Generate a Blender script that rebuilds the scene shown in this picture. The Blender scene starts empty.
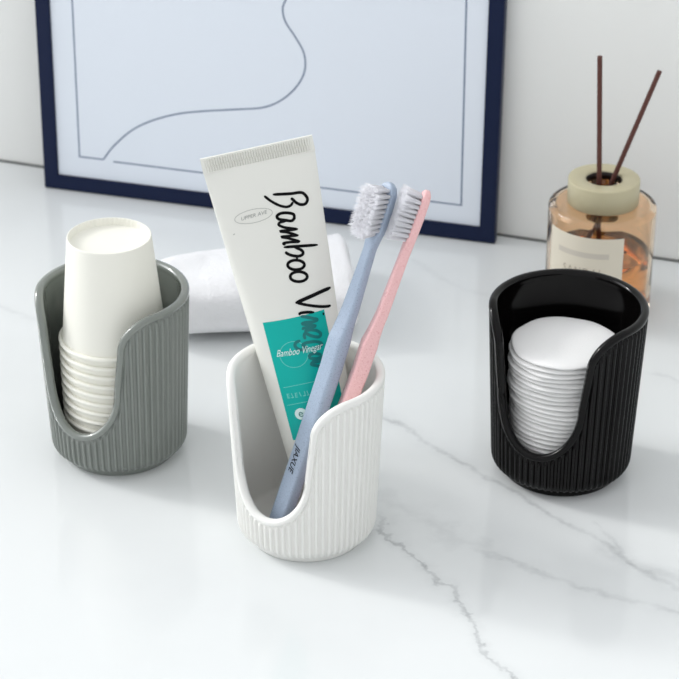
import bpy, bmesh, math, random
import numpy as np
from mathutils import Vector, Matrix, noise
random.seed(7)
S = bpy.context.scene
COL = S.collection
PI = math.pi

# ------------------------------------------------------------------ helpers
def link(o, parent=None):
    COL.objects.link(o)
    if parent is not None:
        o.parent = parent
    return o

def mesh_obj(name, verts, faces, mat=None, parent=None, smooth=True):
    me = bpy.data.meshes.new(name)
    me.from_pydata([tuple(v) for v in verts], [], [tuple(f) for f in faces])
    me.update()
    if smooth:
        me.polygons.foreach_set('use_smooth', [True] * len(me.polygons))
    if mat is not None:
        me.materials.append(mat)
    o = bpy.data.objects.new(name, me)
    return link(o, parent)

def empty(name, loc=(0, 0, 0), rotz=0.0):
    o = bpy.data.objects.new(name, None)
    o.empty_display_size = 0.01
    COL.objects.link(o)
    o.location = loc
    o.rotation_euler = (0, 0, rotz)
    return o

def tag(o, label=None, cat=None, group=None, kind=None):
    if label: o['label'] = label
    if cat: o['category'] = cat
    if group: o['group'] = group
    if kind: o['kind'] = kind
    return o

def dup_tree(o, parent=None):
    c = o.copy()
    COL.objects.link(c)
    c.parent = parent
    for ch in list(o.children):
        dup_tree(ch, c)
    return c

def fix_normals(o):
    bm = bmesh.new(); bm.from_mesh(o.data)
    bmesh.ops.remove_doubles(bm, verts=bm.verts, dist=1e-7)
    bmesh.ops.recalc_face_normals(bm, faces=bm.faces)
    bm.to_mesh(o.data); bm.free()
    return o

def lathe(name, prof, mat, parent=None, seg=96, loc=(0, 0, 0), fn=None, closed=False):
    """surface of revolution; prof = [(r, z), ...]; fn(theta, i) -> (dr, dz)"""
    V, F = [], []
    idx = []
    for i, (r, z) in enumerate(prof):
        if r < 1e-7:
            idx.append([len(V)]); V.append((loc[0], loc[1], z + loc[2])); continue
        row = []
        for k in range(seg):
            t = 2 * PI * k / seg
            dr, dz = fn(t, i) if fn else (0, 0)
            row.append(len(V))
            V.append((loc[0] + (r + dr) * math.cos(t), loc[1] + (r + dr) * math.sin(t), loc[2] + z + dz))
        idx.append(row)
    pairs = list(zip(idx[:-1], idx[1:]))
    if closed: pairs.append((idx[-1], idx[0]))
    for a, b in pairs:
        for k in range(seg):
            k2 = (k + 1) % seg
            if len(a) == 1 and len(b) == 1: continue
            if len(a) == 1: F.append((a[0], b[k2], b[k]))
            elif len(b) == 1: F.append((a[k], a[k2], b[0]))
            else: F.append((a[k], a[k2], b[k2], b[k]))
    o = mesh_obj(name, V, F, mat, parent)
    fix_normals(o)
    return o

def arc(cx, cz, r, a0, a1, n):
    return [(cx + r * math.cos(a0 + (a1 - a0) * i / n), cz + r * math.sin(a0 + (a1 - a0) * i / n)) for i in range(n + 1)]

def box(name, lo, hi, mat, parent=None, bevel=0.0, matrix=None):
    bm = bmesh.new()
    bmesh.ops.create_cube(bm, size=1)
    for v in bm.verts:
        v.co = Vector([lo[i] + (v.co[i] + .5) * (hi[i] - lo[i]) for i in range(3)])
    if bevel:
        bmesh.ops.bevel(bm, geom=bm.edges[:] + bm.verts[:], offset=bevel, segments=3, affect='EDGES', profile=.5)
    if matrix is not None:
        bm.transform(matrix)
    me = bpy.data.meshes.new(name); bm.to_mesh(me); bm.free()
    if mat: me.materials.append(mat)
    return link(bpy.data.objects.new(name, me), parent)

def spline(pts, n=6):
    P = [Vector((p[0], p[1])) for p in pts]
    if len(P) < 3: 
        return [P[0].lerp(P[-1], i / n) for i in range(n + 1)]
    closed = (P[0] - P[-1]).length < 1e-4
    out = []
    m = len(P)
    for i in range(m - 1):
        p1, p2 = P[i], P[i + 1]
        p0 = P[i - 1] if i > 0 else (P[m - 2] if closed else p1 * 2 - p2)
        p3 = P[i + 2] if i + 2 < m else (P[1] if closed else p2 * 2 - p1)
        for k in range(n):
            t = k / n
            out.append(0.5 * ((2 * p1) + (p2 - p0) * t + (2 * p0 - 5 * p1 + 4 * p2 - p3) * t * t + (3 * p1 - p0 - 3 * p2 + p3) * t ** 3))
    out.append(P[-1].copy())
    return out

def ribbons(name, strokes, surf, mat, parent, taper=True, n=6):
    """inked strokes laid on a surface: strokes = [(pts, width)], surf(x, y) -> 3D point"""
    V, F = [], []
    for si, (pts, w) in enumerate(strokes):
        L = spline(pts, n)
        closed = (L[0] - L[-1]).length < 1e-4
        base = len(V)
        for i, p in enumerate(L):
            a = L[max(i - 1, 0)]; b = L[min(i + 1, len(L) - 1)]
            if closed and i in (0, len(L) - 1): a, b = L[-2], L[1]
            d = (b - a)
            d = d.normalized() if d.length > 1e-9 else Vector((1, 0))
            nrm = Vector((-d.y, d.x))
            ww = w * .5
            if taper and not closed:
                e = min(i, len(L) - 1 - i)
                ww *= (.45, .75, .92)[e] if e < 3 else 1.0
            lift = si * 1.5e-6
            for s in (-1, 0, 1):
                q = p + nrm * ww * s
                V.append(surf(q.x, q.y, lift))
        for i in range(len(L) - 1):
            for s in (0, 1):
                k = base + i * 3 + s
                F.append((k, k + 1, k + 4, k + 3))
    return mesh_obj(name, V, F, mat, parent, smooth=False)

def text_on(name, body, size, origin, xdir, surf, mat, parent, shear=0.0, width=None, bold=0.0, spacing=1.0, align='LEFT'):
    """real letter shapes laid on a surface; xdir = reading direction in surface coords"""
    cu = bpy.data.curves.new(name + '_source', 'FONT')
    cu.body = body; cu.size = size; cu.shear = shear; cu.offset = bold; cu.space_character = spacing
    cu.align_x = align
    cu.resolution_u = 3
    tmp = bpy.data.objects.new(name + '_source', cu)
    COL.objects.link(tmp)
    dg = bpy.context.evaluated_depsgraph_get(); dg.update()
    me0 = bpy.data.meshes.new_from_object(tmp.evaluated_get(dg))
    bpy.data.objects.remove(tmp); bpy.data.curves.remove(cu)
    bm = bmesh.new(); bm.from_mesh(me0); bpy.data.meshes.remove(me0)
    xs = [v.co.x for v in bm.verts]
    sx = width / (max(xs) - min(xs)) if width and xs else 1.0
    x = Vector(xdir).normalized(); y = Vector((-x.y, x.x))
    bmesh.ops.triangulate(bm, faces=bm.faces[:])
    for v in bm.verts:
        q = Vector(origin) + x * v.co.x * sx + y * v.co.y
        v.co = Vector(surf(q.x, q.y, 0))
    me = bpy.data.meshes.new(name); bm.to_mesh(me); bm.free()
    me.materials.append(mat)
    return link(bpy.data.objects.new(name, me), parent)

# ------------------------------------------------------------------ materials
def srgb(r, g, b):
    f = lambda c: (c / 255 / 12.92) if c / 255 <= .04045 else ((c / 255 + .055) / 1.055) ** 2.4
    return (f(r), f(g), f(b), 1)

def mat(name, col, rough=.5, metal=0, coat=0, trans=0, ior=1.45, sss=0, sheen=0, spec=.5, coatrough=.05):
    m = bpy.data.materials.new(name); m.use_nodes = True
    b = m.node_tree.nodes['Principled BSDF']
    b.inputs['Base Color'].default_value = col
    b.inputs['Roughness'].default_value = rough
    b.inputs['Metallic'].default_value = metal
    b.inputs['Coat Weight'].default_value = coat
    b.inputs['Coat Roughness'].default_value = coatrough
    b.inputs['Transmission Weight'].default_value = trans
    b.inputs['IOR'].default_value = ior
    b.inputs['Specular IOR Level'].default_value = spec
    b.inputs['Subsurface Weight'].default_value = sss
    b.inputs['Subsurface Scale'].default_value = .004
    b.inputs['Sheen Weight'].default_value = sheen
    return m

class NT:
    def __init__(s, m): s.t = m.node_tree; s.b = s.t.nodes['Principled BSDF']
    def n(s, ty, **k):
        x = s.t.nodes.new(ty)
        for a, v in k.items():
            if a.startswith('i_'):
                x.inputs[int(a[2:])].default_value = v
            else: setattr(x, a, v)
        return x
    def l(s, a, b): s.t.links.new(a, b)
    def math(s, op, a, b=None, c=None, clamp=False):
        x = s.t.nodes.new('ShaderNodeMath'); x.operation = op; x.use_clamp = clamp
        for i, v in enumerate((a, b, c)):
            if v is None: continue
            if isinstance(v, (int, float)): x.inputs[i].default_value = v
            else: s.l(v, x.inputs[i])
        return x.outputs[0]
    def noise(s, vec, scale, detail=3, rough=.5):
        x = s.n('ShaderNodeTexNoise'); x.inputs['Scale'].default_value = scale
        x.inputs['Detail'].default_value = detail; x.inputs['Roughness'].default_value = rough
        s.l(vec, x.inputs['Vector']); return x.outputs[0]
    def ramp(s, fac, stops):
        x = s.n('ShaderNodeValToRGB'); cr = x.color_ramp
        while len(cr.elements) < len(stops): cr.elements.new(.5)
        for e, (p, c) in zip(cr.elements, stops): e.position = p; e.color = c
        s.l(fac, x.inputs[0]); return x.outputs[0]
    def bump(s, h, strength, dist):
        x = s.n('ShaderNodeBump'); x.inputs['Strength'].default_value = strength; x.inputs['Distance'].default_value = dist
        s.l(h, x.inputs['Height']); s.l(x.outputs[0], s.b.inputs['Normal'])
    def obj(s): return s.n('ShaderNodeTexCoord').outputs['Object']

def speckled(name, col, dark, rough=.38, scale=900):
    m = mat(name, col, rough); g = NT(m)
    n1 = g.noise(g.obj(), scale, 2, .6)
    c = g.ramp(n1, [(.30, dark), (.42, col), (.62, col), (.74, tuple(min(1, v * 1.25) for v in col[:3]) + (1,))])
    g.l(c, g.b.inputs['Base Color'])
    return m

def marble():
    m = mat('polished_white_marble', srgb(233, 236, 236), .09, spec=.55); g = NT(m)
    co = g.obj()
    sep = g.n('ShaderNodeSeparateXYZ'); g.l(co, sep.inputs[0])
    X, Y = sep.outputs[0], sep.outputs[1]
    wob = g.math('SUBTRACT', g.noise(co, 22, 5, .6), .5)
    fine = g.math('SUBTRACT', g.noise(co, 120, 4, .65), .5)
    patch = g.noise(co, 55, 3, .6)
    total = None
    # veins: start, end, half width, strength, wobble
    VE = [((.000, 1.140), (.180, .928), .0016, .42, .010),
          ((.021, 1.010), (.090, .845), .0012, .62, .022),
          ((.018, 1.030), (.078, .968), .0050, .20, .030),
          ((.066, .972), (.200, .898), .0016, .30, .012),
          ((.130, .975), (.210, .925), .0040, .22, .012),
          ((.135, 1.000), (.150, .965), .0012, .25, .006),
          ((-.300, 1.290), (-.100, 1.180), .0018, .16, .012),
          ((.030, 1.330), (.120, 1.230), .0020, .12, .012),
          ((.180, 1.160), (.280, 1.110), .0020, .18, .012),
          ((-.420, 1.100), (-.200, .760), .0020, .30, .02),
          ((.200, .800), (.420, .620), .0018, .35, .02)]
    for (x0, y0), (x1, y1), w, st, wa in VE:
        dx, dy = x1 - x0, y1 - y0; L = math.hypot(dx, dy); dx /= L; dy /= L
        s = g.math('ADD', g.math('MULTIPLY', X, dx), g.math('MULTIPLY', Y, dy))
        s = g.math('SUBTRACT', s, x0 * dx + y0 * dy)
        t = g.math('ADD', g.math('MULTIPLY', X, -dy), g.math('MULTIPLY', Y, dx))
        t = g.math('SUBTRACT', t, -x0 * dy + y0 * dx)
        t = g.math('ADD', t, g.math('MULTIPLY', wob, wa * 2))
        t = g.math('ADD', t, g.math('MULTIPLY', fine, .0045))
        d = g.math('ABSOLUTE', t)
        mr = g.n('ShaderNodeMapRange', interpolation_type='SMOOTHSTEP')
        g.l(d, mr.inputs[0]); mr.inputs[1].default_value = 0; mr.inputs[2].default_value = w * 1.9
        mr.inputs[3].default_value = 1; mr.inputs[4].default_value = 0
        halo = g.n('ShaderNodeMapRange', interpolation_type='SMOOTHSTEP')
        g.l(d, halo.inputs[0]); halo.inputs[1].default_value = 0; halo.inputs[2].default_value = w * 7
        halo.inputs[3].default_value = .28; halo.inputs[4].default_value = 0
        e = g.math('SUBTRACT', 1, g.math('ABSOLUTE', g.math('SUBTRACT', g.math('DIVIDE', s, L / 2), 1)))
        end = g.math('MULTIPLY', e, 6, clamp=True)
        v = g.math('MULTIPLY', g.math('ADD', mr.outputs[0], halo.outputs[0]), end)
        v = g.math('MULTIPLY', v, g.math('MULTIPLY', g.math('SUBTRACT', patch, .22, clamp=True), st * 1.7))
        total = v if total is None else g.math('ADD', total, v)
    cloud = g.math('MULTIPLY', g.math('SUBTRACT', g.noise(co, 7, 4, .55), .5, clamp=True), .22)
    total = g.math('ADD', total, cloud, clamp=True)
    mx = g.n('ShaderNodeMix', data_type='RGBA')
    mx.inputs[6].default_value = srgb(228, 231, 231); mx.inputs[7].default_value = srgb(128, 132, 136)
    g.l(total, mx.inputs[0]); g.l(mx.outputs[2], g.b.inputs['Base Color'])
    return m

M = {}
M['marble'] = marble()
M['wall'] = mat('matte_white_wall_paint', srgb(247, 248, 245), .7)
g = NT(M['wall']); g.bump(g.noise(g.obj(), 60, 4), .05, .001)
M['seam'] = mat('grey_joint', srgb(120, 122, 120), .8)
M['grey'] = mat('grey_glazed_ceramic', srgb(121, 127, 121), .2, coat=1, coatrough=.06)
M['white'] = mat('satin_white_ceramic', srgb(240, 240, 236), .34)
M['black'] = mat('black_glazed_ceramic', srgb(8, 7, 7), .10, spec=.24)
M['paper'] = mat('uncoated_cup_paper', srgb(243, 242, 232), .55, sss=.0)
M['cotton'] = mat('cotton_wool', srgb(243, 243, 242), .95, sheen=.3)
g = NT(M['cotton']); g.bump(g.noise(g.obj(), 700, 3, .7), .35, .0006)
M['navy'] = mat('navy_lacquered_wood', srgb(6, 24, 60), .4, spec=.3)
M['print'] = mat('pale_blue_art_paper', srgb(239, 246, 255), .5)
M['ink'] = mat('slate_blue_print_line', srgb(128, 142, 166), .6)
M['tube'] = mat('pearl_white_plastic', srgb(233, 233, 226), .32)
M['cap'] = mat('white_cap_plastic', srgb(236, 236, 232), .35)
M['black_ink'] = mat('black_ink', srgb(5, 5, 7), .6, spec=.15)
M['teal'] = mat('teal_label_print', srgb(0, 178, 168), .35, spec=.3)
M['deep_teal'] = mat('dark_teal_ink', srgb(0, 118, 116), .35)
M['white_ink'] = mat('white_ink', srgb(225, 246, 242), .4)
M['faint_ink'] = mat('light_teal_ink', srgb(110, 208, 198), .4)
M['grey_ink'] = mat('grey_ink', srgb(160, 162, 158), .5)
M['blue'] = speckled('blue_wheat_straw_plastic', srgb(163, 178, 197), srgb(132, 144, 166), scale=1500)
M['pink'] = speckled('pink_wheat_straw_plastic', srgb(240, 192, 192), srgb(222, 156, 158), scale=1500)
M['bristle'] = mat('white_nylon', srgb(255, 255, 255), .4)
g = NT(M['bristle']); tr_ = g.n('ShaderNodeBsdfTranslucent'); tr_.inputs[0].default_value = srgb(252, 252, 254)
ms_ = g.n('ShaderNodeMixShader'); ms_.inputs[0].default_value = .75
g.l(g.b.outputs[0], ms_.inputs[1]); g.l(tr_.outputs[0], ms_.inputs[2]); g.l(ms_.outputs[0], g.t.nodes['Material Output'].inputs[0])
M['towel'] = mat('white_terry_cotton', srgb(246, 246, 248), .95, sheen=.4)
g = NT(M['towel']); g.bump(g.noise(g.obj(), 420, 4, .7), .6, .0015)
M['collar'] = mat('olive_beige_collar_metal', srgb(196, 188, 156), .34, spec=.5)
M['collar_dark'] = mat('dark_stopper', srgb(30, 20, 16), .5)
M['reed'] = mat('dark_brown_reed', srgb(92, 54, 46), .6)
g = NT(M['reed']); g.bump(g.noise(g.obj(), 500, 3), .3, .0005)
M['bottle_label'] = mat('beige_paper_label', srgb(226, 218, 200), .6)
M['label_grey'] = mat('taupe_label_print', srgb(208, 200, 186), .6)
M['label_ink'] = mat('brown_grey_label_print', srgb(178, 168, 152), .6)
M['glass'] = mat('peach_tinted_glass', (1.0, .79, .59, 1), .0, trans=1, ior=1.48)
M['liquid'] = mat('amber_fragrance_oil', (1.0, .64, .33, 1), .0, trans=1, ior=1.36)
# ------------------------------------------------------------------ setting
WL = Vector((-.2455, 1.4725, 0)); WR = Vector((.2236, 1.3097, 0))
we = (WR - WL).normalized(); wn = Vector((we.y, -we.x, 0))          # wn points into the room
def ribbed_plane_matrix(o, ex, ey, ez):
    m = Matrix.Identity(4)
    for i in range(3):
        m[i][0], m[i][1], m[i][2], m[i][3] = ex[i], ey[i], ez[i], o[i]
    return m
WM = ribbed_plane_matrix((WL + WR) / 2, we, -wn, Vector((0, 0, 1)))
tag(box('wall_back', (-1.3, 0, -.03), (1.3, .06, 1.1), M['wall'], matrix=WM), kind='structure')
tag(box('trim_1', (-1.3, -.0013, .0001), (1.3, .0004, .0014), M['seam'], matrix=WM), kind='structure')
ct = box('marble_countertop', (-1.3, -1.25, -.03), (1.3, -.0002, 0), M['marble'], matrix=None)
ct.data.transform(WM)
tag(ct, 'polished white marble countertop with fine grey veins under everything', 'countertop')

# ------------------------------------------------------------------ ribbed ceramic holders
HT = .097
def smooth(a, b, x):
    t = np.clip((x - a) / (b - a), 0, 1); return t * t * (3 - 2 * t)

def holder_meshes():
    R0 = .0400
    pts = []
    # notch outline in unrolled coordinates (arc length, height), half of it
    for i in range(61):
        a = PI / 2 * i / 60
        pts.append((.0242 * math.sin(a) ** 1.0, .0265 + .0275 * (1 - math.cos(a) ** 1.0)))
    for i in range(1, 41):
        f = i / 40; pts.append((.0242 + .0030 * f, .054 + .024 * f))
    for i in range(1, 51):
        a = PI / 2 * i / 50
        pts.append((.0272 + .022 * (1 - math.cos(a)), .078 + (HT - .078) * math.sin(a)))
    pts.append((PI * R0, HT))
    P = np.array(pts)
    seg = np.hypot(*np.diff(P, axis=0).T); cum = np.concatenate([[0], np.cumsum(seg)])
    # sample: even along the notch, even in angle along the plain rim
    nl = len(pts) - 2
    u1 = np.linspace(0, cum[nl], 210)
    s1 = np.interp(u1, cum, P[:, 0])
    NRIB = 66
    s2 = np.linspace(0, PI * R0, NRIB * 8 + 1)          # sixteen columns to every rib, crests on a column
    # keep the regular columns, add the curve's own ones where the outline is steep
    extra = [a for a in s1 if np.min(np.abs(s2 - a)) > .00006]
    s = np.sort(np.concatenate([s2, extra]))
    z = np.interp(s, P[:, 0], P[:, 1])
    s[0] = 0
    S_ = np.concatenate([s, -s[-2:0:-1]]); Z_ = np.concatenate([z, z[-2:0:-1]])
    th = S_ / R0
    n = len(S_)
    tops = np.array([0, .00008, .0002, .0004, .0007, .0011, .0016, .0022, .0028, .0033, .0037, .0041, .0045, .005, .006])
    ZB = .0105
    rows = []
    for d in tops: rows.append(Z_ - d)
    NR = 36
    for k in range(1, NR + 1):
        f = k / NR; rows.append((Z_ - .006) * (1 - f) + ZB * f)
    ZZ = np.array(rows)                       # rows x n
    SS = np.tile(S_, (len(rows), 1))
    # distance to the cut edge
    curve = np.concatenate([np.stack([S_, Z_], 1), np.stack([S_ - 2 * PI * R0, Z_], 1)[:80], np.stack([S_ + 2 * PI * R0, Z_], 1)[-80:]])
    D = np.empty(ZZ.shape)
    for r in range(ZZ.shape[0]):
        best = np.full(n, 9.0)
        q = np.stack([SS[r], ZZ[r]], 1)
        for c in range(0, len(curve), 400):
            cc = curve[c:c + 400]
            dd = (q[:, None, 0] - cc[None, :, 0]) ** 2 + (q[:, None, 1] - cc[None, :, 1]) ** 2
            best = np.minimum(best, dd.min(1))
        D[r] = np.sqrt(best)
    D[0] = 0
    LIPW = .0036
    rho = .0020
    k = np.sqrt(np.clip(1 - (1 - np.clip(D / rho, 0, 1)) ** 2, 0, 1))
    RO = .0356 + (.0395 - .0356) * (ZZ - .0105) / (HT - .0105)
    lip = 1 - smooth(LIPW - .0007, LIPW + .0005, D)
    ribmask = smooth(LIPW + .0002, LIPW + .0018, D) 
    fr_ = (NRIB * th / (2 * PI)) % 1.0
    ph = np.minimum(fr_, 1 - fr_)[None, :] / .29          # narrow rounded beads with a flat groove between
    rib = np.sqrt(np.clip(1 - ph ** 2, 0, 1)) * .00145
    outer = RO + .0015 * lip + rib * ribmask - .0004
    inner = RO - .0034 - .0002 * lip
    mid = (outer + inner) / 2
    ro = mid + (outer - mid) * k
    ri = mid + (inner - mid) * k
    def ring(r, zz): return np.stack([r * np.cos(th), r * np.sin(th), np.full(n, zz) if np.isscalar(zz) else zz], 1)
    out_rows = [ring(ro[i], ZZ[i]) for i in range(len(rows))]
    in_rows = [ring(ri[i], ZZ[i]) for i in range(1, len(rows))]
    dz = len(rows)
    # round the underside into the foot
    base_r = float(RO[-1].mean()) - .0004
    ribl = rib[0] * ribmask[-1]
    b_rows = []
    for i in range(1, 13):
        a = PI / 2 * i / 12
        b_rows.append(ring(base_r - .0046 * (1 - math.cos(a)) + ribl * max(0, 1 - (i / 11) ** 3), ZB - .0066 * math.sin(a)))
    b_rows.append(ring(np.full(n, .028), .0038)); b_rows.append(ring(np.full(n, .012), .0038)); b_rows.append(ring(np.full(n, .0004), .0038))
    inner_r = float(ri[-1].mean())
    i_rows = []
    for i in range(1, 9):
        a = PI / 2 * i / 8
        i_rows.append(ring(np.full(n, inner_r - .0034 * (1 - math.cos(a))), ZB - .0040 * math.sin(a)))
    i_rows.append(ring(np.full(n, .020), .0065)); i_rows.append(ring(np.full(n, .0004), .0065))
    grid = list(reversed(i_rows)) + list(reversed(in_rows)) + out_rows + b_rows
    Dg = [None] * len(i_rows) + [D[i] for i in range(len(rows) - 1, 0, -1)] + [D[i] for i in range(len(rows))] + [None] * len(b_rows)
    V = np.concatenate(grid)
    body, rim = [], []
    for r in range(len(grid) - 1):
        d0, d1 = Dg[r], Dg[r + 1]
        isl = None
        if d0 is not None and d1 is not None:
            isl = (d0 + d1) / 2 < LIPW + .0004
        for c in range(n):
            c2 = (c + 1) % n
            f = (r * n + c, (r + 1) * n + c, (r + 1) * n + c2, r * n + c2)
            (rim if (isl is not None and isl[c]) else body).append(f)
    def pack(faces, name):
        fa = np.array(faces); used = np.unique(fa); mp = np.full(len(V), -1); mp[used] = np.arange(len(used))
        me = bpy.data.meshes.new(name)
        fv = mp[fa]
        me.vertices.add(len(used)); me.vertices.foreach_set('co', V[used].ravel())
        me.loops.add(fv.size); me.loops.foreach_set('vertex_index', fv.ravel().astype(np.int32))
        me.polygons.add(len(fv)); me.polygons.foreach_set('loop_start', np.arange(0, fv.size, 4, dtype=np.int32))
        me.polygons.foreach_set('loop_total', np.full(len(fv), 4, dtype=np.int32))
        me.polygons.foreach_set('use_smooth', np.ones(len(fv), dtype=bool))
        me.update(calc_edges=True); me.validate()
        return me
    return pack(body, 'body'), pack(rim, 'rim')

bodyM, rimM = holder_meshes()
bodyM.materials.append(M['white']); rimM.materials.append(M['white'])

def place_holder(loc, ang, material, label, scale=1.0):
    root = empty('ribbed_ceramic_holder', loc, ang)
    root.scale = (scale,) * 3
    tag(root, label, 'holder', 'ribbed ceramic holders on the marble')
    for nm, me in (('body', bodyM), ('rim', rimM)):
        o = link(bpy.data.objects.new(nm, me), root)
        o.material_slots[0].link = 'OBJECT'; o.material_slots[0].material = material
    foot = lathe('foot_ring', [(.0265, .0038), (.0265, .0006), (.0270, .0001), (.0299, .0001), (.0305, .0007), (.0307, .0026), (.0309, .0040)], None, root, seg=128)
    foot.data.materials.append(material)
    return root

G_C = Vector((-.1242, 1.0755, 0)); W_C = Vector((-.0174, .9900, 0)); B_C = Vector((.1231, 1.0545, 0))
ang = lambda d: math.radians(d)
place_holder(G_C, ang(-121), M['grey'], 'glossy grey ribbed ceramic holder with front notch, filled with stacked paper cups', 1.045)
place_holder(W_C, ang(-125), M['white'], 'white ribbed ceramic holder with front notch, holding toothpaste tube and two toothbrushes', 1.01)
place_holder(B_C, ang(-119), M['black'], 'glossy black ribbed ceramic holder with front notch, filled with cotton pads', 1.06)

# ------------------------------------------------------------------ paper cups, upside down in the grey holder
def make_cup():
    root = empty('paper_cup')
    r_b, r_t, h = .0286, .0228, .0620                                   # mouth (below), base (above)
    wall = [(r_b, .0012), (r_b - .0001, .004)]
    for i in range(1, 12):
        f = i / 12; wall.append((r_b + (r_t - r_b) * f, .0012 + (h - .0012) * f))
    wall += [(r_t + .0001, h - .0008), (r_t - .0001, h - .0001), (r_t - .0006, h), (r_t - .0009, h - .0004)]
    wall += [(r_t - .0011, h - .0040), (r_t - .0013, h - .0048)]
    tk = lambda t, i: ((.00016 * (1 if int(t / (2 * PI) * 110) % 2 else -1)) if 15 < i < 18 else 0, 0)
    inner = [(r_t - .0003 + (r_b - r_t) * f, h - .0048 - (h - .006) * f) for f in (0, .25, .5, .75, 1)]
    lathe('cup_wall', wall, M['paper'], root, seg=220, fn=tk)
    lathe('base_disc', [(0, h - .0042), (.010, h - .0042), (r_t - .0016, h - .0044), (r_t - .0010, h - .0040)], M['paper'], root, seg=96)
    rr = .00125
    lathe('rolled_rim', arc(r_b + .0009, rr, rr, 0, 2 * PI, 14)[:-1], M['paper'], root, seg=128, closed=True)
    return root
cup0 = make_cup()
NC = 12
CUPLBL = ['upright-facing base of topmost upside-down white paper cup, whole side showing above grey holder']
ordn = ['second', 'third', 'fourth', 'fifth', 'sixth', 'seventh', 'eighth', 'ninth', 'tenth', 'eleventh']
for k in range(NC):
    c = cup0 if k == 0 else dup_tree(cup0)
    zz = .0080 + (NC - 1 - k) * .00575
    c.location = (G_C.x + .0002 + random.uniform(-.00004, .00004), G_C.y - .0005 + random.uniform(-.00004, .00004), zz)
    c.rotation_euler = (0, 0, random.uniform(0, 6.28) if k else 2.2)
    if k == 0: lb = 'topmost upside-down white paper cup, whole side and base showing above grey holder'
    elif k == NC - 1: lb = 'lowest paper cup of the nested stack, on the floor of the grey holder'
    else: lb = 'nested white paper cup, %s from the top of the stack in grey holder' % ordn[k - 1]
    tag(c, lb, 'paper cup', 'nested paper cups in the grey holder')

# ------------------------------------------------------------------ cotton pads in the black holder
def make_pad_mesh(seed, top=False):
    rnd = random.Random(seed)
    R = .0297; T = .00262
    ph = [rnd.uniform(0, 6.28) for _ in range(4)]
    prof = [(0, T), (.012, T), (.022, T * .98), (.0262, T * .93), (.0280, T * .84), (.0291, T * .70), (R, T * .50), (.0291, T * .28), (.0278, T * .12), (.0255, 0.0), (.012, 0), (0, 0)]
    def fn(t, i):
        e = max(0, (prof[i][0] - .02) / .01)
        dr = .00038 * math.sin(3 * t + ph[0]) + .00022 * math.sin(7 * t + ph[1])
        dz = (.00018 * math.sin(5 * t + ph[2]) + .00008 * math.sin(11 * t + ph[3])) * e
        if i < 4 or i > 8: dz = 0 if i > 8 else dz * .4
        return dr * min(1, e + .2), dz
    o = lathe('cotton_pad', prof, M['cotton'], None, seg=96, fn=fn)
    return o
NP = 26
pads_proto = [make_pad_mesh(s) for s in range(5)]
for k in range(NP):
    i = k % 5
    o = pads_proto[i] if k < 5 else pads_proto[i].copy()
    if k >= 5: COL.objects.link(o)
    zz = .0074 + k * .0028
    sh = -.0012 if k < 17 else .0
    o.location = (B_C.x - .0006 + random.uniform(-.0008, .0008) + (.0004 if k < 17 else -.0010), B_C.y - .0008 + random.uniform(-.0008, .0008), zz)
    o.rotation_euler = (0, 0, random.uniform(0, 6.28))
    fromtop = NP - 1 - k
    if fromtop == 0: lb = 'topmost round white cotton pad, its whole face showing in the black holder'
    elif k == 0: lb = 'lowest round white cotton pad, on the floor of the black holder'
    else:
        words = ['', 'second', 'third', 'fourth', 'fifth', 'sixth', 'seventh', 'eighth', 'ninth', 'tenth', 'eleventh', 'twelfth', 'thirteenth', 'fourteenth', 'fifteenth', 'sixteenth', 'seventeenth', 'eighteenth', 'nineteenth', 'twentieth', 'twenty-first', 'twenty-second', 'twenty-third', 'twenty-fourth', 'twenty-fifth']
        lb = 'round white cotton pad, %s from the top of the stack in the black holder' % words[fromtop]
    tag(o, lb, 'cotton pad', 'stacked cotton pads in the black holder')
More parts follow.
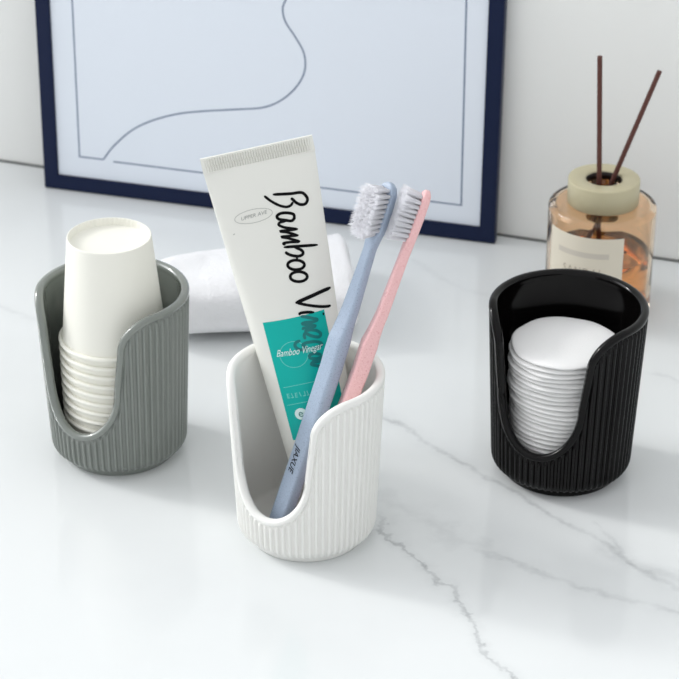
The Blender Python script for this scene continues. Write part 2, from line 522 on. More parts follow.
# lettering on the tube: strokes in millimetres (across, along) and pen width
TUBE_BLACK = [([(3.18, 178.43), (7.83, 177.6), (12.5, 176.81), (17.57, 176.17), (19.53, 173.95), (19.9, 171.77), (18.35, 170.07), (15.96, 170.31), (13.86, 171.85), (12.66, 173.66), (11.68, 174.58)], 1.0), ([(12.41, 172.54), (10.91, 171.02), (8.44, 170.83), (5.3, 172.3), (2.07, 174.88), (0.12, 177.03), (-1.24, 178.7)], 0.9), ([(11.44, 164.79), (11.29, 166.36), (8.46, 167.71), (5.1, 168.19), (2.97, 167.29), (3.5, 165.58), (6.68, 164.3), (9.58, 163.29), (11.13, 164.03), (11.44, 164.79)], 1.0), ([(6.91, 163.77), (3.8, 163.78), (2.88, 162.73), (4.95, 161.09), (8.77, 159.52), (12.0, 158.4)], 0.9), ([(11.84, 158.3), (7.26, 158.97), (2.84, 159.35), (6.36, 157.99), (11.65, 155.14)], 0.9), ([(11.65, 155.14), (7.29, 155.9), (2.9, 156.42), (6.37, 154.86), (11.32, 152.01), (6.63, 152.85), (3.2, 153.01), (4.0, 151.93)], 0.9), ([(2.9, 150.99), (8.15, 150.2), (13.52, 149.22), (20.27, 147.84)], 1.0), ([(8.09, 149.93), (11.4, 147.51), (11.88, 145.5), (9.76, 144.78), (6.49, 145.78), (4.06, 147.39), (3.28, 148.61)], 1.0), ([(8.41, 144.97), (8.35, 143.09)], 0.7), ([(11.33, 139.69), (10.96, 139.0), (10.22, 138.49), (9.18, 138.19), (7.94, 138.14), (6.63, 138.34), (5.36, 138.76), (4.27, 139.37), (3.46, 140.12), (3.01, 140.92), (2.97, 141.71), (3.33, 142.4), (4.07, 142.93), (5.11, 143.25), (6.35, 143.31), (7.66, 143.12), (8.93, 142.69), (10.02, 142.06), (10.83, 141.3), (11.28, 140.48), (11.33, 139.69)], 1.0), ([(11.48, 133.43), (11.11, 132.72), (10.36, 132.18), (9.3, 131.88), (8.03, 131.82), (6.69, 132.03), (5.41, 132.47), (4.3, 133.1), (3.48, 133.87), (3.03, 134.7), (2.99, 135.52), (3.36, 136.24), (4.11, 136.8), (5.17, 137.13), (6.43, 137.2), (7.77, 137.0), (9.05, 136.55), (10.16, 135.9), (10.99, 135.1), (11.44, 134.25), (11.48, 133.43)], 1.0), ([(22.22, 124.09), (17.97, 123.95), (13.39, 123.36), (8.21, 122.59), (2.71, 121.62)], 1.3), ([(2.8, 122.04), (6.42, 120.1), (10.41, 118.29), (15.06, 116.41), (18.06, 115.44), (20.31, 115.0)], 1.0), ([(3.08, 115.28), (4.41, 115.96), (7.32, 115.6), (11.18, 114.55)], 1.0), ([(15.2, 112.3), (15.97, 112.3)], 1.2)]
TUBE_TEAL = [([(3.78, 114.23), (6.22, 113.38), (9.05, 112.0), (11.87, 110.43), (9.86, 109.88), (5.6, 110.52), (3.97, 110.17), (7.12, 108.87), (10.29, 107.49), (7.73, 107.32), (4.11, 107.94), (3.92, 107.04)], 1.1), ([(4.08, 106.37), (7.18, 106.21), (10.64, 104.73), (12.08, 102.58), (10.57, 101.46), (7.13, 103.07), (4.44, 105.15), (3.57, 103.99), (3.77, 102.05)], 1.1), ([(1.14, 102.11), (-1.37, 101.4), (-2.17, 99.68), (-0.72, 97.8), (1.89, 96.9), (3.04, 97.88), (1.81, 99.43), (3.85, 100.2), (8.13, 99.7), (10.98, 98.23), (11.32, 96.85), (8.68, 96.38), (6.05, 95.85)], 1.1), ([(10.29, 92.09), (6.82, 93.62), (4.28, 93.47), (4.25, 91.9), (7.46, 90.72), (10.03, 90.9), (9.12, 89.59), (4.88, 90.47)], 1.1), ([(8.92, 88.7), (5.29, 89.42), (4.14, 88.45), (6.68, 87.13), (8.38, 86.19)], 1.1)]
TUBE_WHITE = [([(-12.72, 78.9), (-4.32, 79.48), (4.53, 79.47)], 0.5), ([(-12.61, 69.21), (-6.37, 69.82), (-0.46, 69.95)], 0.5)]
TUBE_RINGFAINT = [([(3.45, 94.0), (2.96, 92.57), (2.13, 91.3), (1.01, 90.25), (-0.34, 89.45), (-1.87, 88.95), (-3.48, 88.75), (-5.1, 88.88), (-6.65, 89.32), (-8.05, 90.06), (-9.24, 91.06), (-10.14, 92.29), (-10.72, 93.69), (-10.94, 95.2), (-10.8, 96.74), (-10.3, 98.23), (-9.47, 99.58), (-8.35, 100.73), (-6.99, 101.6), (-5.47, 102.16), (-3.86, 102.36), (-2.25, 102.21), (-0.7, 101.71), (0.7, 100.89), (1.88, 99.8), (2.78, 98.48), (3.36, 97.03), (3.59, 95.51), (3.45, 94.0)], 0.4)]
TUBE_OVAL = [([(1.09, 169.89), (0.9, 169.23), (0.35, 168.59), (-0.55, 168.0), (-1.77, 167.48), (-3.25, 167.04), (-4.94, 166.71), (-6.77, 166.49), (-8.68, 166.39), (-10.59, 166.41), (-12.43, 166.56), (-14.12, 166.83), (-15.61, 167.2), (-16.83, 167.67), (-17.74, 168.23), (-18.29, 168.84), (-18.48, 169.5), (-18.3, 170.17), (-17.74, 170.83), (-16.84, 171.45), (-15.62, 172.01), (-14.14, 172.47), (-12.45, 172.82), (-10.61, 173.05), (-8.71, 173.15), (-6.8, 173.12), (-4.96, 172.95), (-3.27, 172.66), (-1.79, 172.26), (-0.57, 171.75), (0.33, 171.18), (0.89, 170.55), (1.09, 169.89)], 0.3)]
# ------------------------------------------------------------------ toothpaste tube, cap down in the white holder
TB = Vector([-0.00203, 0.99554, 0.0075]); TT = Vector([-0.04225, 1.03225, 0.20362])
TL = (TT - TB).length
ta = (TT - TB).normalized()
te = Vector((0.97688978, 0.11795469, 0.17824997)).normalized(); tn = Vector((0.08151314, -0.97650893, 0.19946406)).normalized()
TM = ribbed_plane_matrix(TB, te, ta, -tn)      # local x across, y along the tube, z away from the printed side... front = -z
# local frame used below: X = across, Y = out of the printed face, Z = along the tube
TM = ribbed_plane_matrix(TB, te, tn, ta)
Q0, Q1 = .030, TL - .0078
def tube_dims(q):
    w = min(max((q - Q0) / (Q1 - Q0), 0), 1)
    return .0183 + (.0289 - .0183) * w, .0183 * (1 - w) ** .9 + .0010
def tube_front(p, q, lift=0.0):
    """p, q in mm -> point just above the printed face (tube frame)"""
    p, q = p / 1000, q / 1000
    A, B = tube_dims(q)
    c = max(0.0, 1 - (p / A) ** 2)
    return (p, B * math.sqrt(c) + .00012 + lift, q)
tube = empty('toothpaste_tube')
tube.matrix_world = TM
tag(tube, 'white toothpaste tube with black handwritten lettering and teal panel in white holder', 'toothpaste')
NA, NQ = 96, 60
V, F = [], []
for j in range(NQ + 1):
    q = Q0 + (Q1 - Q0) * j / NQ
    A, B = tube_dims(q)
    for k in range(NA):
        t = 2 * PI * k / NA
        V.append((A * math.cos(t), B * math.sin(t), q))
for j in range(NQ):
    for k in range(NA):
        k2 = (k + 1) % NA
        F.append((j * NA + k, j * NA + k2, (j + 1) * NA + k2, (j + 1) * NA + k))
# shoulder
nb = len(V)
for i, (r, q) in enumerate([(.0180, .0290), (.0165, .0280), (.0120, .0262), (.0080, .0255)]):
    for k in range(NA):
        t = 2 * PI * k / NA; V.append((r * math.cos(t), r * math.sin(t), q))
rows_ = [list(range(0, NA))] + [list(range(nb + i * NA, nb + (i + 1) * NA)) for i in range(4)]
for a_, b_ in zip(rows_[:-1], rows_[1:]):
    for k in range(NA):
        k2 = (k + 1) % NA; F.append((a_[k2], a_[k], b_[k], b_[k2]))
body = mesh_obj('tube_body', V, F, M['tube'], tube); fix_normals(body)
# crimped end: flat band with fine embossed ridges in two rows
V, F = [], []
NX = 416; zs = [Q1 - .0002, Q1 + .0003, Q1 + .0006, Q1 + .0030, Q1 + .0034, Q1 + .0038, Q1 + .0066, Q1 + .0070, TL]
for side in (1, -1):
    for j, q in enumerate(zs):
        for i in range(NX + 1):
            f = i / NX; A = .0290
            x = -A + 2 * A * f
            rr = .0005 * (1 if math.sin(f * 2 * PI * 44 + (1.2 if j > 4 else 0)) > 0 else -1) if j in (2, 3, 5, 6) else 0
            edge = min(1, 12 * f, 12 * (1 - f))
            V.append((x, side * (.00095 + rr * edge), q))
w_ = NX + 1; h_ = len(zs)
for sd in (0, 1):
    o_ = sd * w_ * h_
    for j in range(h_ - 1):
        for i in range(NX):
            F.append((o_ + j * w_ + i, o_ + j * w_ + i + 1, o_ + (j + 1) * w_ + i + 1, o_ + (j + 1) * w_ + i))
o2 = w_ * h_
for i in range(NX):
    F.append(((h_ - 1) * w_ + i, (h_ - 1) * w_ + i + 1, o2 + (h_ - 1) * w_ + i + 1, o2 + (h_ - 1) * w_ + i))
for j in range(h_ - 1):
    for i in (0, NX):
        F.append((j * w_ + i, (j + 1) * w_ + i, o2 + (j + 1) * w_ + i, o2 + j * w_ + i))
cr = mesh_obj('crimped_end', V, F, M['tube'], tube, smooth=False); fix_normals(cr)
cp = lathe('cap', [(0, .0042), (.0125, .0042), (.0135, .0050), (.0142, .0235), (.0138, .0245), (.009, .0253), (0, .0253)], M['cap'], tube, seg=120,
           fn=lambda t, i: ((.0002 if i in (2, 3) and int(t / (2 * PI) * 120) % 2 else 0), 0))
# teal panel
tl, tr, tr2, bl, br = [(-15.91, 114.48), (16.45, 114.43), (16.6, 94.8), (-13.69, 49.82), (20.12, 62.3)]
V, F = [], []
NXp, NYp = 24, 40
for j in range(NYp + 1):
    f = j / NYp
    for i in range(NXp + 1):
        g_ = i / NXp
        L_ = Vector(tl).lerp(Vector(bl), f); R_ = Vector((tr[0], tr[1])).lerp(Vector((tr2[0] - .6, bl[1])), f)
        q = L_.lerp(R_, g_)
        V.append(tube_front(q.x, q.y, -.00008))
for j in range(NYp):
    for i in range(NXp):
        a_ = j * (NXp + 1) + i; F.append((a_, a_ + 1, a_ + NXp + 2, a_ + NXp + 1))
tag(mesh_obj('printed_panel', V, F, M['teal'], tube), 'teal printed panel')
PW = 1.5
sc = lambda S_, k: [(pts, w * k) for pts, w in S_]
up = lambda d: (lambda p, q, l=0: tube_front(p, q, l + d))
tag(ribbons('brush_lettering', sc(TUBE_BLACK, PW), up(.00008), M['black_ink'], tube), 'black handwritten lettering')
tag(ribbons('brush_lettering', sc(TUBE_TEAL, PW), up(.00002), M['deep_teal'], tube), 'dark teal handwritten lettering')
ribbons('printed_line', sc(TUBE_WHITE, .55), up(.00004), M['faint_ink'], tube, taper=False)
ribbons('printed_ring', sc(TUBE_RINGFAINT, .7), up(.00000), M['faint_ink'], tube, taper=False)
ribbons('printed_oval', sc(TUBE_OVAL, .7), up(.00004), M['grey_ink'], tube, taper=False)
sl = [(-12.85, 95.71), (11.53, 94.87)]; ot = [(-15.48, 168.63), (-1.62, 169.67)]; cc = [(-6.68, 63.98), (-3.58, 63.5)]; t2 = [(-11.79, 73.17), (-0.59, 73.73)]
dirv = lambda a: (a[1][0] - a[0][0], a[1][1] - a[0][1])
sw = math.hypot(*dirv(sl))
tag(text_on('script_text', 'Bamboo Vinegar', 5.2, sl[0], dirv(sl), up(.00012), M['white_ink'], tube, shear=.5, width=sw), 'white lettering')
text_on('oval_text', 'UPPER AVE', 2.6, ot[0], dirv(ot), up(.00006), M['grey_ink'], tube, shear=.3, width=math.hypot(*dirv(ot)))
rnd = random.Random(4)
gl = []
for i in range(6):                                     # a row of small square glyphs, as blurred as in the photo
    x0 = t2[0][0] + i * 2.05; y0 = t2[0][1] + i * .02
    for k in range(3):
        if rnd.random() < .6: gl.append(([(x0, y0 + 1.4 * k / 2 * 1.5), (x0 + 1.4, y0 + 1.4 * k / 2 * 1.5)], .38))
    gl.append(([(x0 + rnd.uniform(.2, 1.3), y0), (x0 + rnd.uniform(.2, 1.3), y0 + 2.3)], .38))
ribbons('small_print', gl, up(.00006), M['faint_ink'], tube, taper=False, n=2)
cr_ = math.hypot(*dirv(cc))
circ_pts = [(cc[0][0] + cr_ * math.cos(t), cc[0][1] + cr_ * math.sin(t)) for t in [2 * PI * i / 24 for i in range(25)]]
V = [tube_front(cc[0][0], cc[0][1], .00003)] + [tube_front(x, y, .00003) for x, y in circ_pts]
mesh_obj('round_emblem', V, [(0, i, i + 1) for i in range(1, 25)], M['white_ink'], tube)
text_on('emblem_letter', 'e', 5.6, (cc[0][0] - 1.5, cc[0][1] - 1.45), (1, -.02), up(.00006), M['deep_teal'], tube)
for i_, (px_, qy_) in enumerate([(-20.41, 162.42), (15.3, 141.56)][:1]):
    ribbons('ink_speck', [([(px_ - .4, qy_ - .3), (px_ + .5, qy_ + .2)], .5)], up(.00004), M['grey_ink'], tube, n=3)

# ------------------------------------------------------------------ toothbrushes
def make_brush(B, T, side, material, label, word=None, bow=.0008, tuftlen=.0128, seed=1, droop=0.0):
    L = (T - B).length; az = (T - B).normalized()
    bx = (side - az * side.dot(az)).normalized()               # bristle direction
    by = az.cross(bx).normalized()
    root = empty('toothbrush'); root.matrix_world = ribbed_plane_matrix(B, bx, by, az)
    tag(root, label, 'toothbrush', 'toothbrushes in the white holder')
    # t, half depth (x), half width (y), centre offset in x
    K = [(0, .0024, .0036), (.006, .0034, .0048), (.03, .0038, .0055), (.25, .0039, .0054), (.50, .0041, .0056), (.575, .0042, .0056),
         (.60, .0035, .0052), (.635, .0030, .0047), (.70, .0028, .0042), (.78, .0026, .0034), (.825, .0025, .0031), (.85, .0025, .0040), (.875, .0024, .0056),
         (.93, .0024, .0061), (.975, .0023, .0056), (.992, .0020, .0040), (1.0, .0012, .0016)]
    n = 150; NS = 28
    V, F = [], []
    kt = [k[0] for k in K]
    def dims(t): return float(np.interp(t, kt, [k[1] for k in K])), float(np.interp(t, kt, [k[2] for k in K]))
    def off(t):
        o = -bow * 4 * t * (1 - t)
        if .5 < t < .66: o += .0006 * math.sin((t - .5) / .16 * PI)          # thumb rest on the bristle side
        return o
    for j in range(n + 1):
        t = j / n
        if j > n - 12: t = 1 - ((n - j) / 12) ** 1.6 * (12 / n)
        if j < 8: t = (j / 8) ** 1.6 * (8 / n)
        hx, hy = dims(t)
        for k in range(NS):
            a_ = 2 * PI * k / NS
            c, s = math.cos(a_), math.sin(a_)
            ex = .42
            V.append((off(t) + hx * math.copysign(abs(c) ** ex, c), hy * math.copysign(abs(s) ** ex, s), t * L))
    for j in range(n):
        for k in range(NS):
            k2 = (k + 1) % NS; F.append((j * NS + k, j * NS + k2, (j + 1) * NS + k2, (j + 1) * NS + k))
    F.append(tuple(range(NS))[::-1]); F.append(tuple(range(n * NS, (n + 1) * NS)))
    h = mesh_obj('handle', V, F, material, root)
    fix_normals(h)
    if word:
        hx = .0042
        def surf(p, q, l=0):
            t = q / 1000 / L; a_, b_ = dims(t)
            return (off(t) + a_ * (1 - .25 * (abs(p / 1000) / b_) ** 5) + .00012 + l, p / 1000, q / 1000)
        text_on('printed_word', word, 5.4, (-1.9, 54.0), (0, -1), surf, M['black_ink'], root, shear=.25, width=15.5, bold=.07)
    # bristles: tufts set in rows, every filament modelled
    rnd = random.Random(seed)
    def tuft_mesh(i):
        V, F = [], []
        for f in range(44):
            a_ = rnd.uniform(0, 6.28); r = .00085 * math.sqrt(rnd.random())
            y0, z0 = r * math.cos(a_), r * math.sin(a_)
            sp = rnd.uniform(.8, 2.2)
            ln = tuftlen * rnd.uniform(.9, 1.03)
            y1, z1 = y0 * (1 + sp) + rnd.uniform(-.0003, .0003), z0 * (1 + sp) + rnd.uniform(-.0003, .0003)
            b = len(V); w = .00012
            for (x, yy, zz, ww) in ((0, y0, z0, w), (ln * .6, y0 + (y1 - y0) * .45, z0 + (z1 - z0) * .45, w), (ln, y1, z1, w * .35)):
                for k in range(3):
                    V.append((x, yy + ww * math.cos(k * 2.094), zz + ww * math.sin(k * 2.094)))
            for s_ in (0, 3):
                for k in range(3):
                    k2 = (k + 1) % 3; F.append((b + s_ + k, b + s_ + k2, b + s_ + 3 + k2, b + s_ + 3 + k))
            F.append((b + 6, b + 7, b + 8))
        b = len(V)                                              # dense middle of the tuft
        for (x, rr_) in ((0, .0010), (tuftlen * .5, .0012), (tuftlen * .80, .0012)):
            for k in range(10): V.append((x, rr_ * math.cos(k * PI / 5), rr_ * math.sin(k * PI / 5)))
        for s_ in (0, 10):
            for k in range(10): F.append((b + s_ + k, b + s_ + (k + 1) % 10, b + s_ + 10 + (k + 1) % 10, b + s_ + 10 + k))
        V.append((tuftlen * .86, 0, 0))
        for k in range(10): F.append((b + 20 + k, b + 20 + (k + 1) % 10, b + 30))
        me = bpy.data.meshes.new('bristle_tuft'); me.from_pydata(V, [], F); me.update()
        me.materials.append(M['bristle']); return me
    mesh_set = [tuft_mesh(i) for i in range(5)]
    rows = 10
    for r in range(rows):
        t = .866 + .116 * r / (rows - 1)
        ys = (-.0040, -.0014, .0014, .0040) if 0 < r < rows - 1 else (-.0022, 0, .0022)
        for y in ys:
            hx, hy = dims(t)
            o = link(bpy.data.objects.new('bristle_tuft', mesh_set[rnd.randrange(5)]), root)
            o.location = (off(t) + hx - .0004, y, t * L)
            o.rotation_euler = (rnd.uniform(0, 6.28), -(t - .924) * .9 + droop + rnd.uniform(-.03, .03), y * 38 + rnd.uniform(-.03, .03))
            o.rotation_mode = 'XYZ'
    return root
CAMP = Vector((0, 0, .6552))
BB = Vector([-0.03475, 0.96783, 0.0085]); BT = Vector([0.02565, 1.00747, 0.19497])
PB = Vector([-0.02381, 0.96971, 0.0085]); PT = Vector([0.0439, 1.00163, 0.19328])
def bdir(B, T, alpha):
    """bristle direction: picture-left of the handle, turned alpha towards the open side of the counter"""
    mid = (B + T) / 2; v = Vector((mid.x, mid.y, mid.z - .6552)).normalized()
    az = (T - B).normalized()
    left = az.cross(v).normalized()
    if left.x > 0: left = -left
    tow = left.cross(az).normalized()
    if tow.dot(v) > 0: tow = -tow
    return left * math.cos(alpha) + tow * math.sin(alpha)
make_brush(BB, BT, bdir(BB, BT, math.radians(44)), M['blue'], 'pale blue speckled toothbrush with splayed white bristles and black word on its handle', 'JIAXUE', seed=3, tuftlen=.0116, droop=.10)
make_brush(PB, PT, bdir(PB, PT, math.radians(12)), M['pink'], 'pale pink speckled toothbrush behind and right of the blue one', None, seed=9, tuftlen=.0110)

# ------------------------------------------------------------------ reed diffuser
DC = Vector((.1632, 1.2482, 0))
bot = empty('diffuser_bottle', DC)
tag(bot, 'round peach tinted glass diffuser bottle with beige label and olive collar near the wall', 'diffuser')
R_, H_ = .0335, .0725
outer = [(0, .0004), (.029, .0004)] + arc(.0305, .0030, .0026, -PI / 2, 0, 6)[1:] + [(R_ - .0004, .006)]
outer[-2:] = [(R_, .0040), (R_, .02), (R_, .045)]
outer += arc(R_ - .0035, H_ - .0035, .0035, 0, PI / 2, 8) + [(.022, H_), (.0165, H_ + .0004), (.0150, H_ + .002), (.0150, H_ + .010)]
inner = [(.0125, H_ + .010), (.0125, H_ - .0010), (.016, H_ - .0024), (R_ - .0055, H_ - .0026)] + arc(R_ - .0055, H_ - .0056, .003, PI / 2, 0, 6)[1:] + [(R_ - .0025, .045), (R_ - .0025, .012)] + arc(R_ - .0065, .0110, .004, 0, -PI / 2, 6)[1:] + [(.010, .0075), (0, .0078)]
lathe('glass_bottle', outer + inner, M['glass'], bot, seg=128)
lr = R_ - .00255
lathe('fragrance_oil', [(0, .0077), (.010, .0074), (R_ - .0066, .0068)] + arc(R_ - .0066, .0109, .0041, -PI / 2, 0, 6)[1:] + [(lr, .030), (lr, .0405), (lr - .001, .0400), (0, .0399)], M['liquid'], bot, seg=128)
ch = .0160; cr0 = .0222
lathe('collar', [(.0155, H_ + .0003), (cr0 - .0004, H_ + .0003), (cr0, H_ + .0008), (cr0, H_ + ch - .0008), (cr0 - .0003, H_ + ch - .0002), (cr0 - .0010, H_ + ch), (.0120, H_ + ch), (.0112, H_ + ch - .0006), (.0112, H_ + ch - .006), (.0152, H_ + ch - .0062)], M['collar'], bot, seg=128, closed=True)
lathe('inner_sleeve', [(.0111, H_ + .0104), (.0111, H_ + .0150), (.0108, H_ + .0150), (.0108, H_ + .0104)], M['collar_dark'], bot, seg=64, closed=True)
# label wrapped on the glass
a0, a1 = math.radians(-161), math.radians(-72)
z0, z1 = .014, .0625
def lab(x, y, l=0):                                # mm across, mm up
    an = (a0 + a1) / 2 + (x / 1000) / R_
    return ((R_ + .00016 + l) * math.cos(an), (R_ + .00016 + l) * math.sin(an), y / 1000)
V, F = [], []
hw = (a1 - a0) / 2 * R_ * 1000
for j in range(9):
    for i in range(41):
        V.append(lab(-hw + 2 * hw * i / 40, (z0 + (z1 - z0) * j / 8) * 1000))
for j in range(8):
    for i in range(40):
        a_ = j * 41 + i; F.append((a_, a_ + 1, a_ + 42, a_ + 41))
tag(mesh_obj('label', V, F, M['bottle_label'], bot), 'beige paper label')
V, F = [], []
for j in range(2):
    for i in range(31): V.append(lab(-17 + 34 * i / 30, 48.8 + 3.6 * j, .00005))
for i in range(30): F.append((i, i + 1, i + 32, i + 31))
mesh_obj('label_band', V, F, M['label_grey'], bot)
text_on('label_text', 'SANDAL', 7.0, (-12.5, 37.0), (1, 0), lambda x, y, l=0: lab(x, y, .00020), M['label_ink'], bot, width=26, spacing=1.3)
for i, (A_, T_, lb) in enumerate((((.001, .0005, .0088), (-.0080, -.0060, .1705), 'dark brown reed standing almost upright in the diffuser'),
                              ((-.0195, .0045, .0088), (.0300, .0050, .1568), 'dark brown reed leaning right in the diffuser'))):
    A3, T3 = Vector(A_) + DC, Vector(T_) + DC
    d_ = (T3 - A3).normalized(); u_ = d_.orthogonal().normalized(); v_ = d_.cross(u_)
    V = []
    for P_ in (A3, T3):
        for k in range(20):
            an = 2 * PI * k / 20; V.append(P_ + (u_ * math.cos(an) + v_ * math.sin(an)) * .00155)
    F = [(k, (k + 1) % 20, 20 + (k + 1) % 20, 20 + k) for k in range(20)] + [tuple(range(20))[::-1], tuple(range(20, 40))]
    tag(mesh_obj('diffuser_reed', V, F, M['reed'], smooth=False), lb, 'reed', 'reeds in the diffuser')

# ------------------------------------------------------------------ framed print leaning on the wall
FO = Vector((-.20890, 1.42918, 0)); FR = Vector((.10168, 1.33873, 0))
fe = (FR - FO).normalized(); fnr = Vector((fe.y, -fe.x, 0))
lean = math.radians(1.8)
fup = Vector((0, 0, 1)) * math.cos(lean) - fnr * math.sin(lean)
fout = fe.cross(fup).normalized()
if fout.dot(fnr) < 0: fout = -fout
FW, FH, FD, RL = .3245, .1850, .0082, .0105
fr = empty('framed_print'); fr.matrix_world = ribbed_plane_matrix(FO + fe * .0018 + fnr * .003 + Vector((0, 0, .0006)), fe, -fout, fup)
tag(fr, 'thin navy framed line art print leaning on the white wall', 'picture frame')
def rail(a, b, c, d):
    # a..d corners (x, z) outer1, outer2, inner2, inner1
    V = [(p[0], 0, p[1]) for p in (a, b, c, d)] + [(p[0], FD, p[1]) for p in (a, b, c, d)]
    F = [(0, 1, 2, 3), (7, 6, 5, 4), (0, 4, 5, 1), (1, 5, 6, 2), (2, 6, 7, 3), (3, 7, 4, 0)]
    o = mesh_obj('frame_rail', V, F, M['navy'], fr, smooth=False)
    bm = bmesh.new(); bm.from_mesh(o.data)
    bmesh.ops.recalc_face_normals(bm, faces=bm.faces)
    bmesh.ops.bevel(bm, geom=[e for e in bm.edges if abs(e.verts[0].co.y - e.verts[1].co.y) < 1e-6 and (abs(e.verts[0].co.x - e.verts[1].co.x) < 1e-6 or abs(e.verts[0].co.z - e.verts[1].co.z) < 1e-6)], offset=.0006, segments=2, affect='EDGES')
    bm.to_mesh(o.data); bm.free(); return o
rail((0, 0), (FW, 0), (FW - RL, RL), (RL, RL)); rail((0, FH), (FW, FH), (FW - RL, FH - RL), (RL, FH - RL))
rail((0, 0), (0, FH), (RL, FH - RL), (RL, RL)); rail((FW, 0), (FW, FH), (FW - RL, FH - RL), (FW - RL, RL))
box('back_board', (.003, FD - .003, .003), (FW - .003, FD - .0010, FH - .003), M['navy'], fr)
tag(box('art_print', (.005, .0022, .005), (FW - .005, .0034, FH - .005), M['print'], fr), 'pale blue-white print')
art = lambda x, y, l=0: (x, .0021 - l, y)
curve_pts = [(.0446, .0257), (.0523, .0362), (.0659, .0495), (.0808, .0585), (.0991, .0656), (.1172, .0698), (.1424, .0741), (.1616, .0777), (.1742, .0841), (.1847, .0944), (.1908, .1062), (.1906, .1187), (.185, .1291), (.1779, .1393), (.1758, .1472), (.1771, .1528), (.181, .1585), (.190, .1635), (.205, .1665), (.225, .1680)]
ribbons('drawn_curve', [(curve_pts, .0012)], art, M['ink'], fr, taper=False)
ribbons('printed_border', [([(.0268, .1703), (.0268, .0252)], .0011), ([(.0262, .0257), (.0446, .0257)], .0011), ([(.0520, .0250), (.3010, .0242)], .0011), ([(.3005, .0237), (.2990, .1703)], .0012), ([(.0262, .1700), (.2995, .1700)], .0011)], art, M['ink'], fr, taper=False)

# ------------------------------------------------------------------ folded white towel
def towel():
    bm = bmesh.new()
    W, D, Hh = .122, .090, .042
    nx, nf = 90, 110
    rnd = Vector((3.1, 7.7, 1.3))
    V, F = [], []
    for i in range(nx + 1):
        fx = i / nx
        # rounded ends
        ex = abs(2 * fx - 1)
        endk = (1 - max(0, (ex - .90) / .10) ** 2.6) ** .5 if ex < 1 else 0
        hh = Hh * (1 - .18 * fx) 
        for k in range(nf):
            t = 2 * PI * k / nf
            c, s = math.cos(t), math.sin(t)
            y = D / 2 * math.copysign(abs(c) ** .62, c); z = hh / 2 * math.copysign(abs(s) ** .55, s)
            # crease between the two folded layers at the front and back
            z_rel = z / (hh / 2)
            pinch = math.exp(-((z_rel + .25) / .10) ** 2) * .0016
            y -= math.copysign(pinch, y) if abs(y) > D * .42 else 0
            z *= .86 + .14 * (1 if y < 0 else (1 - (y / (D / 2)) * .8))
            kk = .66 + .46 * fx
            y = y * kk - D / 2 * (1 - kk); z *= .84 + .12 * fx
            y *= (.93 + .07 * endk); z *= (.55 + .45 * endk)
            p = Vector((W * (fx - .5), y, z))
            nn = noise.noise(p * 38 + rnd) * .0022 + noise.noise(p * 110 + rnd) * .0007
            q = Vector((0, c, s)) * nn
            if s < -.35: q *= .15
            V.append((p.x + noise.noise(Vector((t * 2, 3, 1))) * .003 * (1 if fx < .03 or fx > .97 else 0), p.y + q.y, max(p.z + q.z + hh / 2 + .0006, .0004)))
    for i in range(nx):
        for k in range(nf):
            k2 = (k + 1) % nf; F.append((i * nf + k, i * nf + k2, (i + 1) * nf + k2, (i + 1) * nf + k))
    F.append(tuple(range(nf))[::-1]); F.append(tuple(range(nx * nf, (nx + 1) * nf)))
    o = mesh_obj('folded_towel', V, F, M['towel']); fix_normals(o)
    return o
tw = towel()
tw.location = (-.053, 1.241, 0); tw.rotation_euler = (0, 0, math.radians(6))
tag(tw, 'soft folded white towel lying behind the toothpaste tube and grey holder', 'towel')

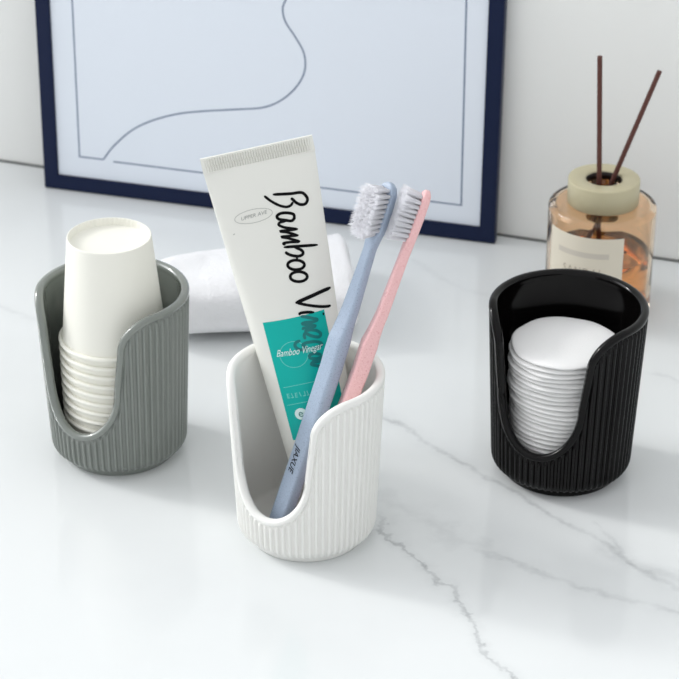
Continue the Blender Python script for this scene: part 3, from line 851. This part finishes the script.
# ------------------------------------------------------------------ light, camera
sun = bpy.data.lights.new('window_sun', 'SUN'); sun.energy = .85; sun.angle = math.radians(7); sun.color = (1, .985, .955)
so = bpy.data.objects.new('window_sun', sun); COL.objects.link(so)
az = math.radians(180 - 24.5); elv = math.radians(29)
dv = Vector((math.cos(az) * math.cos(elv), math.sin(az) * math.cos(elv), math.sin(elv)))
so.rotation_euler = dv.to_track_quat('Z', 'Y').to_euler(); so.location = dv * 2
w = bpy.data.worlds.new('World'); S.world = w; w.use_nodes = True
nt = w.node_tree; bg = nt.nodes['Background']
tc = nt.nodes.new('ShaderNodeTexCoord')
dot = nt.nodes.new('ShaderNodeVectorMath'); dot.operation = 'DOT_PRODUCT'
nt.links.new(tc.outputs['Generated'], dot.inputs[0]); dot.inputs[1].default_value = Vector((-.62, -.05, .78)).normalized()
rp = nt.nodes.new('ShaderNodeValToRGB'); nt.links.new(dot.outputs['Value'], rp.inputs[0])
mr = nt.nodes.new('ShaderNodeMapRange'); nt.links.new(dot.outputs['Value'], mr.inputs[0]); mr.inputs[1].default_value = -1; mr.inputs[2].default_value = 1
nt.links.new(mr.outputs[0], rp.inputs[0])
cr = rp.color_ramp; cr.elements[0].position = .25; cr.elements[0].color = (.80, .815, .84, 1); cr.elements[1].position = .95; cr.elements[1].color = (.90, .91, .93, 1)
# a brighter patch of window light around the sun's direction
d2 = nt.nodes.new('ShaderNodeVectorMath'); d2.operation = 'DOT_PRODUCT'
nt.links.new(tc.outputs['Generated'], d2.inputs[0]); d2.inputs[1].default_value = dv
m2 = nt.nodes.new('ShaderNodeMapRange'); m2.interpolation_type = 'SMOOTHSTEP'; nt.links.new(d2.outputs['Value'], m2.inputs[0])
m2.inputs[1].default_value = math.cos(math.radians(27)); m2.inputs[2].default_value = math.cos(math.radians(12)); m2.inputs[3].default_value = 1.0; m2.inputs[4].default_value = 6.0
nt.links.new(m2.outputs[0], bg.inputs[1])
nt.links.new(rp.outputs[0], bg.inputs[0])

cam = bpy.data.cameras.new('camera'); co = bpy.data.objects.new('camera', cam); COL.objects.link(co)
co.location = (0, 0, .65517); co.rotation_euler = (PI / 2 - .498915, 0, 0)
cam.sensor_width = 36; cam.lens = 36 * 2218.6 / 679; cam.clip_start = .01
cam.dof.use_dof = True; cam.dof.focus_distance = 1.09; cam.dof.aperture_fstop = 26
S.camera = co
S.view_settings.view_transform = 'Standard'; S.view_settings.look = 'None'; S.view_settings.gamma = 1
S.view_settings.exposure = 0; S.view_settings.use_curve_mapping = False
